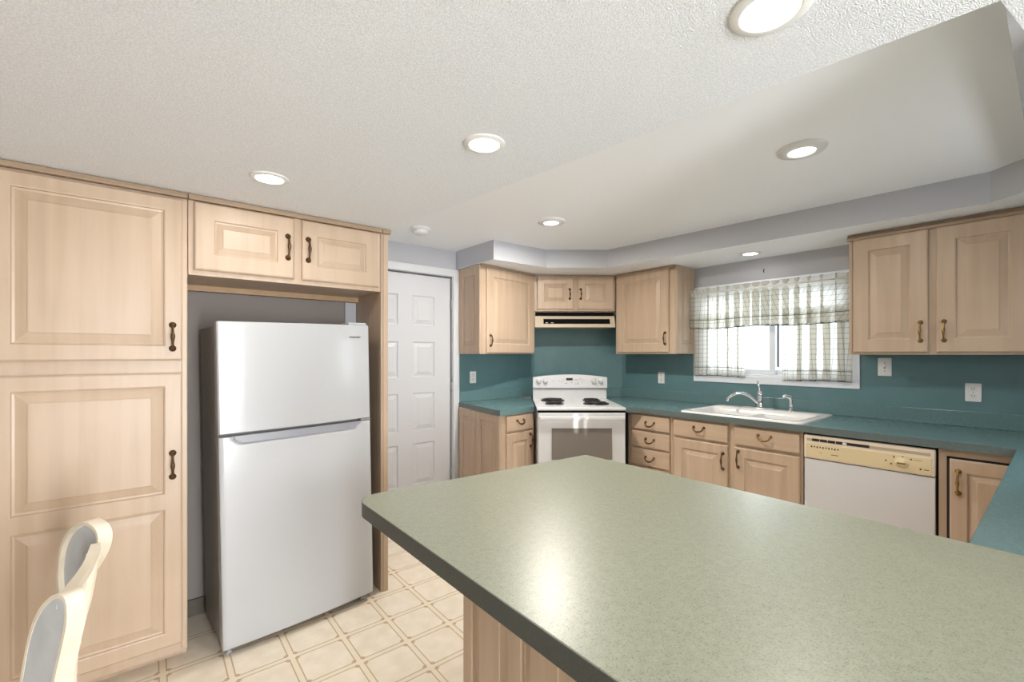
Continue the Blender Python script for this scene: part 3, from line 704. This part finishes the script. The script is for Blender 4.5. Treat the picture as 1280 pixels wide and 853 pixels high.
for a_, b_ in ((0.10, HW-0.06),):
    zl, zh = 0.038, 0.092
    q = [(a_, zl), (b_, zl), (b_, zh), (a_, zh)]
    f = [bm.verts.new((x, -0.022+(z-0.030)*k-0.003, z)) for x, z in q]; b = [bm.verts.new((x, -0.022+(z-0.030)*k+0.004, z)) for x, z in q]
    bm.faces.new(f); bm.faces.new(b[::-1])
    for i in range(4): bm.faces.new((f[i], f[(i+1) % 4], b[(i+1) % 4], b[i]))
obj('front_grille', bm, M['grille'], hr)
for x in (0.12, 0.18):
    bm = bmesh.new(); box(bm, x, x+0.028, -0.0245, -0.012, 0.045, 0.052); obj('switch', bm, M['plate'], hr)

# ------------------------------------------------------------------ dishwasher
dw = thing('dishwasher', 'white dishwasher with almond control panel under the window counter', 'dishwasher', (BX-0.012, 1.126, 0), -PI/2)
DWW = 0.662
bm = bmesh.new(); box(bm, 0.004, DWW-0.004, 0.02, 0.60, 0.03, 0.858); obj('tub', bm, M['dark'], dw)
bm = bmesh.new(); box(bm, 0.003, DWW-0.003, -0.008, 0.022, 0.12, 0.693, 0.004); obj('door_front', bm, M['white'], dw)
bm = bmesh.new(); box(bm, 0.003, DWW-0.003, -0.016, 0.022, 0.698, 0.855, 0.006, 3)
dp = obj('control_panel', bm, M['almond_lt'], dw)
bm = bmesh.new(); box(bm, 0.018, DWW-0.016, -0.0185, -0.014, 0.706, 0.800, 0.002); obj('face_plate', bm, M['almond'], dp)
bm = bmesh.new(); box(bm, 0.02, DWW-0.022, -0.0175, -0.014, 0.815, 0.832, 0.001); obj('latch_groove', bm, plain('shaded_almond', (0.42, 0.35, 0.24), 0.5), dp)
bm = bmesh.new()
for a_, b_ in ((0.052, 0.092), (0.097, 0.137), (0.142, 0.182), (0.187, 0.222), (0.236, 0.36)): box(bm, a_, b_, -0.0185, -0.015, 0.816, 0.833)
obj('push_button_slots', bm, M['black'], dp)
bm = bmesh.new(); box(bm, 0.222, 0.244, -0.021, -0.015, 0.817, 0.829, 0.001); obj('latch_slider', bm, M['plate'], dp)
for i in range(10): obj('button_mark', one(box, 0.045+0.0165*i, 0.053+0.0165*i, -0.0192, -0.018, 0.772+0.003*(i % 2), 0.784), M['dark'], dp)
for x0, x1, z0, z1 in ((0.095, 0.110, 0.742, 0.744), (0.16, 0.20, 0.738, 0.742), (0.565, 0.605, 0.780, 0.782), (0.612, 0.634, 0.731, 0.735)):
    obj('printed_line', one(box, x0, x1, -0.0192, -0.018, z0, z1), M['dark'], dp)
for x, z in ((0.437, 0.752), (0.475, 0.780), (0.515, 0.785), (0.462, 0.737), (0.553, 0.778)): obj('dial_mark', one(box, x, x+0.007, -0.0192, -0.018, z, z+0.009), M['dark'], dp)
obj('emblem', one(lathe, [(0, -0.0195), (0.005, -0.0195), (0.005, -0.018)], (0.598, 0, 0.733), 'y', 12), M['dark'], dp)
bm = bmesh.new(); lathe(bm, [(0, -0.040), (0.018, -0.040), (0.021, -0.036), (0.023, -0.024), (0.033, -0.020), (0.034, -0.018)], (0.515, 0, 0.755), 'y', 28)
dk = obj('cycle_dial', bm, M['almond'], dp)
bm = bmesh.new(); box(bm, 0.495, 0.535, -0.044, -0.039, 0.751, 0.759, 0.002); obj('dial_grip', bm, M['brass'], dk)

# ------------------------------------------------------------------ sink and tap
sk = thing('sink', 'white enamel drop in sink in the counter below the window', 'sink', (0, 0, 0.9145))
bm = bmesh.new()
rim_o = [(3.492, 1.150), (4.19, 1.150), (4.19, 2.055), (3.492, 2.055)]
def rrect(x0, x1, y0, y1, r, n=6):
    return (arc_corner((x1-r, y0+r), r, -PI/2, 0, n) + arc_corner((x1-r, y1-r), r, 0, PI/2, n) + arc_corner((x0+r, y1-r), r, PI/2, PI, n) + arc_corner((x0+r, y0+r), r, PI, 1.5*PI, n))
def loft(bm, loops, close=False):
    rings = [[bm.verts.new((x, y, z)) for x, y in pts] for pts, z in loops]
    for a, b in zip(rings, rings[1:]):
        n = len(a)
        for k in range(n):
            f = bm.faces.new((a[k], a[(k+1) % n], b[(k+1) % n], b[k])); f.smooth = True
    return rings
# deck with a single opening then two bowls either side of a low divider
X0, X1, Y0, Y1 = 3.475, 4.195, 1.143, 2.058
rs = loft(bm, [(rrect(X0, X1, Y0, Y1, 0.05), 0.0), (rrect(X0+0.003, X1-0.003, Y0+0.003, Y1-0.003, 0.05), 0.010), (rrect(X0+0.012, X1-0.012, Y0+0.012, Y1-0.012, 0.045), 0.0135),
    (rrect(3.548, 4.018, 1.193, 2.017, 0.06), 0.0125), (rrect(3.556, 4.010, 1.201, 2.009, 0.06), 0.004), (rrect(3.566, 4.000, 1.211, 1.999, 0.07), -0.035), (rrect(3.60, 3.97, 1.24, 1.97, 0.06), -0.17)])
bm.faces.new(rs[-1])
obj('basin', bm, M['porcelain'], sk)
bm = bmesh.new(); box(bm, 3.572, 3.995, 1.585, 1.615, -0.165, -0.012, 0.010, 3); obj('divider', bm, M['porcelain'], sk)
for y in (1.42, 1.80):
    bm = bmesh.new(); lathe(bm, [(0, -0.1655), (0.02, -0.1655), (0.042, -0.163), (0.046, -0.168)], (3.79, y, 0), 'z', 20); obj('drain', bm, M['chrome'], sk)
tp = thing('kitchen_tap', 'chrome single lever tap with curved spout on the sink rim', 'tap', (4.11, 1.665, 0.9285))
bm = bmesh.new(); 
loft_pts = [(rrect(-0.028, 0.028, -0.125, 0.155, 0.027), 0.0), (rrect(-0.026, 0.026, -0.123, 0.153, 0.025), 0.008), (rrect(-0.018, 0.018, -0.115, 0.145, 0.017), 0.013)]
r = loft(bm, loft_pts); bm.faces.new(r[-1]); bm.faces.new(r[0][::-1]); obj('base_plate', bm, M['chrome'], tp)
bm = bmesh.new(); lathe(bm, [(0.026, 0.012), (0.025, 0.03), (0.021, 0.045), (0.020, 0.095), (0.024, 0.105), (0.023, 0.13), (0.016, 0.150), (0, 0.156)], (0, 0, 0), 'z', 20); obj('body', bm, M['chrome'], tp)
bm = bmesh.new(); pts = []
for i in range(17):
    u = i/16; pts.append((-0.015-0.185*u, 0.01+0.175*u, 0.045+0.275*u-0.235*u**2.2+0.0*u))
tube(bm, pts, [0.0135-0.003*i/16 for i in range(17)], 12)
q = Vector(pts[-1]); tube(bm, [q+Vector((0.004, -0.004, 0.006)), q+Vector((-0.004, 0.004, -0.022))], [0.0125, 0.0125], 12); obj('spout', bm, M['chrome'], tp)
bm = bmesh.new(); tube(bm, [(0, 0, 0.145), (0.008, 0.010, 0.175), (0.016, 0.018, 0.205), (0.022, 0.028, 0.235)], [0.010, 0.008, 0.007, 0.0085], 10); obj('lever', bm, M['chrome'], tp)
sp = thing('side_sprayer', 'small chrome hose sprayer on the sink rim right of the tap', 'sprayer', (4.11, 1.425, 0.9285))
bm = bmesh.new(); lathe(bm, [(0, 0), (0.025, 0.0), (0.024, 0.008), (0.015, 0.016), (0.014, 0.03), (0, 0.03)], (0, 0, 0), 'z', 18); obj('holder', bm, M['chrome'], sp)
bm = bmesh.new(); tube(bm, [(0, 0, 0.028), (0, 0, 0.06), (0, 0, 0.095), (-0.008, 0.006, 0.118), (-0.035, 0.028, 0.125), (-0.05, 0.04, 0.120)], [0.012, 0.0135, 0.016, 0.017, 0.014, 0.013], 12); obj('spray_head', bm, M['chrome'], sp)

# ------------------------------------------------------------------ sink window
wn = thing('window_1', None, None, (WX, 1.675, WZ0), -PI/2, kind='structure')   # local x runs to the right (-y), local y outwards
def wbox(name, x0, x1, y0, y1, z0, z1, mat, parent=wn, bev=0.003): return obj(name, one(box, x0, x1, y0, y1, z0-WZ0, z1-WZ0, bev), mat, parent)
OW = 0.678
bm = bmesh.new()
box(bm, -OW, OW, -0.020, 0.0, 1.130-WZ0, 1.200-WZ0, 0.004); box(bm, -OW, OW, -0.020, 0, 1.995-WZ0, 2.065-WZ0, 0.004)
box(bm, -OW, -OW+0.07, -0.020, 0, 1.20-WZ0, 1.995-WZ0, 0.003); box(bm, OW-0.07, OW, -0.020, 0, 1.20-WZ0, 1.995-WZ0, 0.003)
obj('casing', bm, M['vinyl'], wn)
wbox('sill', -0.61, 0.61, 0.0, 0.13, 1.196, 1.215, M['vinyl'])
bm = bmesh.new()
box(bm, -0.612, -0.585, 0.0, 0.13, 0.02, 0.80); box(bm, 0.585, 0.612, 0.0, 0.13, 0.02, 0.80); box(bm, -0.612, 0.612, 0.0, 0.13, 0.775, 0.803)
obj('jamb', bm, M['vinyl'], wn)
def sash(x0, x1, y):
    bm = bmesh.new(); z0, z1, w = 1.216-WZ0, 1.969-WZ0, 0.045
    box(bm, x0, x1, y, y+0.03, z0, z0+w, 0.003); box(bm, x0, x1, y, y+0.03, z1-w, z1, 0.003); box(bm, x0, x0+w, y, y+0.03, z0+w, z1-w, 0.003); box(bm, x1-w, x1, y, y+0.03, z0+w, z1-w, 0.003)
    s = obj('sash', bm, M['vinyl'], wn)
    obj('pane', one(box, x0+w, x1-w, y+0.012, y+0.017, z0+w, z1-w), M['glass'], s)
    return s
sash(-0.584, 0.055, 0.035); s2 = sash(0.0, 0.584, 0.07)
bm = bmesh.new(); box(bm, 0.062, 0.075, 0.066, 0.074, 0.09, 0.70); obj('lock_rail', bm, M['dark'], s2)

# ------------------------------------------------------------------ curtains
def curtain(name, label, ya, yb, zt, zb, amp, per, xc, seed, header=0.0, hem_wave=0.006, flare=1.0, gather=0.42):
    """gathered cloth from y=ya down to y=yb; header: height of the ruffle above the rod pocket"""
    rnd = random.Random(seed); L_ = ya-yb; nx = int(L_/0.005); rows = 22
    ph = [rnd.uniform(0, 6.28) for _ in range(4)]
    def fold(s, k):
        w = s/per*2*PI
        return math.sin(w+0.9*math.sin(s*7+ph[0])+ph[1]) + 0.45*math.sin(1.73*w+ph[2]+0.6*math.sin(s*5+ph[3]))
    def slip(s):   # cloth doubling back on itself in soft pleats
        w = s/per*2*PI
        return per*gather*math.sin(w+0.9*math.sin(s*7+ph[0])+ph[1]+1.3) * (0.9+0.25*math.sin(s*6.1+ph[3]))
    root = thing(name, label, 'curtain', (xc, (ya+yb)/2, zb))
    bm = bmesh.new(); uvl = bm.loops.layers.uv.new('UVMap'); grid = []; uvs = []
    for j in range(rows+1):
        v = j/rows; z = zt+(zb-zt)*v; row = []; uvr = []; arc = 0; prev = None
        if header:
            pocket = math.exp(-(((zt-z)-header)/0.018)**2)
        else: pocket = 0
        for i in range(nx+1):
            s = L_*i/nx
            a = amp*(0.45+0.75*v)*(1-0.75*pocket)
            fx = fold(s, v); x = a*fx*0.6
            if header and zt-z < header: x += 0.006*math.sin(s*160+ph[0]*3)
            zz = z + (hem_wave*math.sin(s*9+ph[2])+0.004*abs(math.sin(s*95)))*v**3 + (0.004*math.sin(s*60+ph[1]) if j == 0 else 0)
            y = (ya+yb)/2 + (ya-s-(ya+yb)/2)*(1+(flare-1)*v) + slip(s)*(1-0.8*pocket)*min(1, 8*s/L_, 8*(1-s/L_))
            p = Vector((x, y-(ya+yb)/2, zz-zb))
            if prev is not None: arc += math.sqrt((p.x-prev.x)**2+(p.y-prev.y)**2)
            prev = p; row.append(bm.verts.new(p)); uvr.append((arc, (zt-zb)*(1-v)))
        grid.append(row); uvs.append(uvr)
    for j in range(rows):
        for i in range(nx):
            f = bm.faces.new((grid[j][i], grid[j+1][i], grid[j+1][i+1], grid[j][i+1])); f.smooth = True
            for lp, (jj, ii) in zip(f.loops, ((j, i), (j+1, i), (j+1, i+1), (j, i+1))): lp[uvl].uv = uvs[jj][ii]
    hem = [v.co.copy() for v in grid[-1]]
    o = obj('cloth', bm, M['fabric'], root, weld=False)
    # scalloped crochet edging along the hem
    bm = bmesh.new(); pts = []
    for i, p in enumerate(hem):
        pts.append((p.x, p.y, p.z-0.003-0.007*abs(math.sin(i*0.005*95+0.4))))
    tube(bm, pts, 0.0033, 5); obj('crochet_edging', bm, M['lace'], root)
    return root
val = curtain('curtain', 'gathered plaid valance across the top of the sink window', 2.350, 1.005, 2.035, 1.655, 0.017, 0.085, 4.178, 3, header=0.045, gather=0.55)
bm = bmesh.new(); tube(bm, [(0.0, 0.667, 0.335), (0.0, -0.667, 0.335)], 0.006, 8)
for s in (-1, 1): tube(bm, [(0.0, s*0.667, 0.335), (0.072, s*0.667, 0.335)], 0.006, 8)
obj('curtain_rod', bm, M['plate'], val)
ct = curtain('curtain', 'left sheer plaid cafe curtain hanging below the valance', 2.318, 1.850, 1.78, 1.195, 0.014, 0.095, 4.222, 11, flare=1.03)
bm = bmesh.new(); tube(bm, [(0, 0.25, 0.575), (0, -0.25, 0.575)], 0.005, 8); tube(bm, [(0, 0.25, 0.575), (0.036, 0.25, 0.575)], 0.005, 8); obj('curtain_rod', bm, M['plate'], ct)
ct = curtain('curtain', 'right sheer plaid cafe curtain hanging below the valance', 1.515, 1.045, 1.78, 1.185, 0.014, 0.10, 4.222, 5, flare=1.04)
bm = bmesh.new(); tube(bm, [(0, 0.25, 0.585), (0, -0.25, 0.585)], 0.005, 8); tube(bm, [(0, -0.25, 0.585), (0.036, -0.25, 0.585)], 0.005, 8); obj('curtain_rod', bm, M['plate'], ct)
bm = bmesh.new(); tube(bm, [(4.27, 1.69, 2.155), (4.25, 1.69, 2.155), (4.243, 1.69, 2.145), (4.246, 1.69, 2.132), (4.255, 1.69, 2.130)], 0.004, 8)
tag(obj('wall_hook', bm, M['bronze']), 'tiny dark hook on the grey wall above the valance', 'hook')

# ------------------------------------------------------------------ outlets and switch
def wall_plate(name, label, cat, loc, rz, duplex=True, w=0.078, h=0.122):
    t = thing(name, label, cat, loc, rz)
    obj('cover_plate', one(box, -w/2, w/2, -0.007, 0.0, -h/2, h/2, 0.004, 3), M['plate'], t)
    if duplex:
        for s in (-1, 1):
            r = obj('receptacle', one(box, -0.017, 0.017, -0.0085, -0.006, s*0.024-0.014, s*0.024+0.014, 0.003), M['plate'], t)
            bm = bmesh.new()
            for x in (-0.0065, 0.0065): box(bm, x-0.0014, x+0.0014, -0.0092, -0.008, s*0.024-0.001, s*0.024+0.009)
            lathe(bm, [(0, -0.0092), (0.0026, -0.0092), (0.0026, -0.008)], (0, 0, s*0.024-0.008), 'y', 10)
            obj('slots', bm, M['dark'], r)
        bm = bmesh.new(); lathe(bm, [(0, -0.0085), (0.003, -0.008), (0.0035, -0.0065)], (0, 0, 0), 'y', 10); obj('screw', bm, M['pocket'], t)
    else:
        obj('toggle', one(box, -0.005, 0.005, -0.018, -0.006, -0.002, 0.014, 0.002), M['plate'], t)
        obj('toggle_slot', one(box, -0.0065, 0.0065, -0.0076, -0.006, -0.013, 0.013), M['pocket'], t)
        for s in (-1, 1):
            bm = bmesh.new(); lathe(bm, [(0, -0.0085), (0.003, -0.008), (0.0035, -0.0065)], (0, 0, s*0.03), 'y', 10); obj('screw', bm, M['dark'], t)
wall_plate('wall_outlet', 'white wall outlet beside the white door above the short counter', 'outlet', (2.612, WY-0.0125, 1.160), 0)
wall_plate('wall_outlet', 'white wall outlet between the stove corner and the window', 'outlet', (4.2625, 2.722, 1.148), -PI/2)
wall_plate('light_switch', 'white light switch right of the window under the wall cabinet', 'switch', (4.2625, 0.848, 1.305), -PI/2, False, 0.082, 0.135)
wall_plate('wall_outlet', 'white wall outlet under the right wall cabinet near the frame edge', 'outlet', (4.2625, 0.386, 1.145), -PI/2)

# ------------------------------------------------------------------ ceiling lights
def can_light(label, x, y, z, R, r, drop=0.008, power=1.0):
    t = thing('recessed_light', label, 'ceiling light', (x, y, z), 0, 'recessed can lights')
    bm = bmesh.new(); lathe(bm, [(R, 0.0), (R, -0.003), (R*0.97, -drop*0.6), (r*1.06, -drop), (r, -drop), (r*0.98, -drop*0.45), (r*0.96, 0.0)], (0, 0, 0), 'z', 48); obj('trim_ring', bm, M['trimring'], t)
    bm = bmesh.new(); lathe(bm, [(0, -drop*0.55), (r*0.5, -drop*0.55), (r*0.985, -drop*0.5)], (0, 0, 0), 'z', 40); obj('lens', bm, M['lens'], t)
    d = bpy.data.lights.new('can_glow', 'AREA'); d.shape = 'DISK'; d.size = r*1.8; d.energy = CAN_POWER*power; d.color = (1.0, 0.94, 0.85)
    l = bpy.data.objects.new('can_glow', d); COL.objects.link(l); l.parent = t; l.location = (0, 0, -drop-0.004)
can_light('recessed light nearest the camera, cut by the top edge', 1.025, 0.395, LO, 0.080, 0.058)
can_light('recessed light in the middle of the textured ceiling', 0.906, 1.273, LO, 0.072, 0.054)
can_light('recessed light over the maple cabinets above the refrigerator', 0.388, 2.083, LO, 0.072, 0.054)
can_light('recessed light in the smooth ceiling above the right counter run', 2.565, 0.840, HI, 0.110, 0.062, 0.02, 2.8)
can_light('recessed light in the smooth ceiling in front of the stove corner', 2.436, 2.525, HI, 0.110, 0.060, 0.02, 11.0)
can_light('small recessed light in the soffit above the sink window', 3.99, 1.695, SB, 0.085, 0.058, 0.008, 0.12)
sm = thing('smoke_detector', 'round white smoke detector on the kitchen ceiling near the white door', 'smoke detector', (1.735, 3.345, HI))
bm = bmesh.new(); lathe(bm, [(0.078, 0.0), (0.078, -0.012), (0.070, -0.018), (0, -0.018)], (0, 0, 0), 'z', 32); obj('base', bm, M['plate'], sm)
bm = bmesh.new(); lathe(bm, [(0.060, -0.018), (0.062, -0.036), (0.052, -0.050), (0, -0.052)], (0, 0, 0), 'z', 32); obj('cap', bm, M['plate'], sm)

# ------------------------------------------------------------------ chair by the pantry, seen almost edge-on
ch = thing('dining_chair', 'cream painted wooden chair with looped back in front of the pantry', 'chair', (-0.175, 1.68, 0))
# the back runs along y, near end first; its two loops are turned towards each other; the seat lies on the -x side
def strip(bm, P, w, t, axis, closed=False):
    """flat strip swept along P: w wide across the plane normal 'axis', t thick in the plane"""
    P = [Vector(p) for p in P]; n = len(P); rings = []; nx = Vector(axis).normalized()
    for i in range(n):
        a = P[(i-1) % n] if closed else P[max(i-1, 0)]; b = P[(i+1) % n] if closed else P[min(i+1, n-1)]
        d = (b-a).normalized(); nn = d.cross(nx).normalized()
        rings.append([bm.verts.new(P[i]+nx*(sx*w/2)+nn*(sn*t/2)) for sx, sn in ((-1, -1), (1, -1), (1, 1), (-1, 1))])
    for i in range(n if closed else n-1):
        a, b = rings[i], rings[(i+1) % n]
        for k in range(4): bm.faces.new((a[k], a[(k+1) % 4], b[(k+1) % 4], b[k]))
    if not closed: bm.faces.new(rings[0][::-1]); bm.faces.new(rings[-1])
def smooth_line(P, closed, sub=5):
    P = [Vector(p) for p in P]; n = len(P); out = []
    for i in range(n if closed else n-1):
        g = lambda k: P[k % n] if closed else P[min(max(k, 0), n-1)]
        p0, p1, p2, p3 = g(i-1), g(i), g(i+1), g(i+2)
        for j in range(sub):
            t = j/sub
            out.append(0.5*((2*p1)+(p2-p0)*t+(2*p0-5*p1+4*p2-p3)*t*t+(3*p1-p0-3*p2+p3)*t**3))
    if not closed: out.append(P[-1])
    return out
def board(bm, P, axis, t, inset=0.0):
    nx = Vector(axis).normalized(); c = sum((Vector(p) for p in P), Vector())/len(P)
    Q = [Vector(p)+(c-Vector(p)).normalized()*inset for p in P]
    f = [bm.verts.new(q+nx*t/2) for q in Q]; b = [bm.verts.new(q-nx*t/2) for q in Q]
    bm.faces.new(f); bm.faces.new(b[::-1]); n = len(Q)
    for i in range(n): bm.faces.new((f[i], f[(i+1) % n], b[(i+1) % n], b[i]))
NEAR = [(-0.091, -0.041, 0.437), (-0.08, -0.061, 0.523), (-0.069, -0.08, 0.602), (-0.056, -0.102, 0.688), (-0.044, -0.124, 0.745), (-0.026, -0.155, 0.795), (-0.006, -0.191, 0.828), (0.01, -0.22, 0.842), (0.022, -0.24, 0.839), (0.026, -0.248, 0.819), (0.025, -0.245, 0.782), (0.015, -0.228, 0.722), (0.0, -0.202, 0.639), (-0.011, -0.182, 0.573), (-0.026, -0.155, 0.488)]
FAR = [(-0.045, 0.317, 0.637), (-0.052, 0.33, 0.672), (-0.052, 0.33, 0.728), (-0.043, 0.313, 0.789), (-0.025, 0.28, 0.838), (-0.003, 0.24, 0.867), (0.018, 0.201, 0.884), (0.036, 0.166, 0.882), (0.049, 0.144, 0.869), (0.053, 0.136, 0.844), (0.045, 0.151, 0.803), (0.024, 0.189, 0.75), (-0.001, 0.236, 0.701), (-0.025, 0.28, 0.656)]
AXN, AXF = Vector((-0.870, -0.493, 0)), Vector((-0.881, -0.474, 0))
near, far = smooth_line(NEAR, True), smooth_line(FAR, True)
bm = bmesh.new(); strip(bm, [p-AXN*0.018 for p in near], 0.036, 0.010, AXN, True); lp = obj('back_loop', bm, M['chair'], ch)
bm = bmesh.new(); board(bm, [p-AXN*0.010 for p in near], AXN, 0.018, 0.002); obj('loop_panel', bm, M['chair_grey'], lp)
bm = bmesh.new(); strip(bm, [p-AXF*0.018 for p in far], 0.036, 0.011, AXF, True); lp = obj('back_loop', bm, M['chair'], ch)
bm = bmesh.new(); board(bm, [p-AXF*0.020 for p in far], AXF, 0.012, 0.002); obj('loop_panel', bm, M['chair_grey'], lp)
bm = bmesh.new(); strip(bm, smooth_line([(0.019, -0.215, 0.822), (0.024, -0.117, 0.812), (0.033, -0.034, 0.806), (0.044, 0.047, 0.812), (0.051, 0.131, 0.828)], False), 0.022, 0.022, (1, -0.1, 0)); obj('crest_rail', bm, M['chair'], ch)
bm = bmesh.new(); strip(bm, smooth_line([(-0.03, -0.14, 0.56), (-0.012, -0.05, 0.545), (-0.002, 0.06, 0.545), (0.005, 0.165, 0.56)], False), 0.024, 0.045, (1, 0, 0)); obj('lower_rail', bm, M['chair'], ch)
bm = bmesh.new(); tube(bm, smooth_line([(0.043, 0.158, 0.80), (0.026, 0.165, 0.677), (0.007, 0.167, 0.588), (-0.008, 0.179, 0.481), (-0.01, 0.19, 0.2), (0.02, 0.205, 0.0)], False), 0.017, 10); obj('leg', bm, M['chair'], ch)
bm = bmesh.new(); tube(bm, smooth_line([(-0.026, -0.165, 0.52), (-0.03, -0.170, 0.44), (-0.02, -0.175, 0.2), (0.02, -0.19, 0.0)], False), 0.018, 10); obj('leg', bm, M['chair'], ch)
for s in (-1, 1):
    bm = bmesh.new(); tube(bm, [(-0.42, s*0.205, 0.39), (-0.425, s*0.21, 0.22), (-0.43, s*0.215, 0.0)], [0.022, 0.019, 0.014], 10); obj('leg', bm, M['chair'], ch)
bm = bmesh.new(); prism(bm, [(-0.015, -0.17), (-0.005, 0.17), (-0.44, 0.235), (-0.46, 0.0), (-0.44, -0.235)], 0.385, 0.425, 0.008, 2); obj('seat', bm, M['chair'], ch)
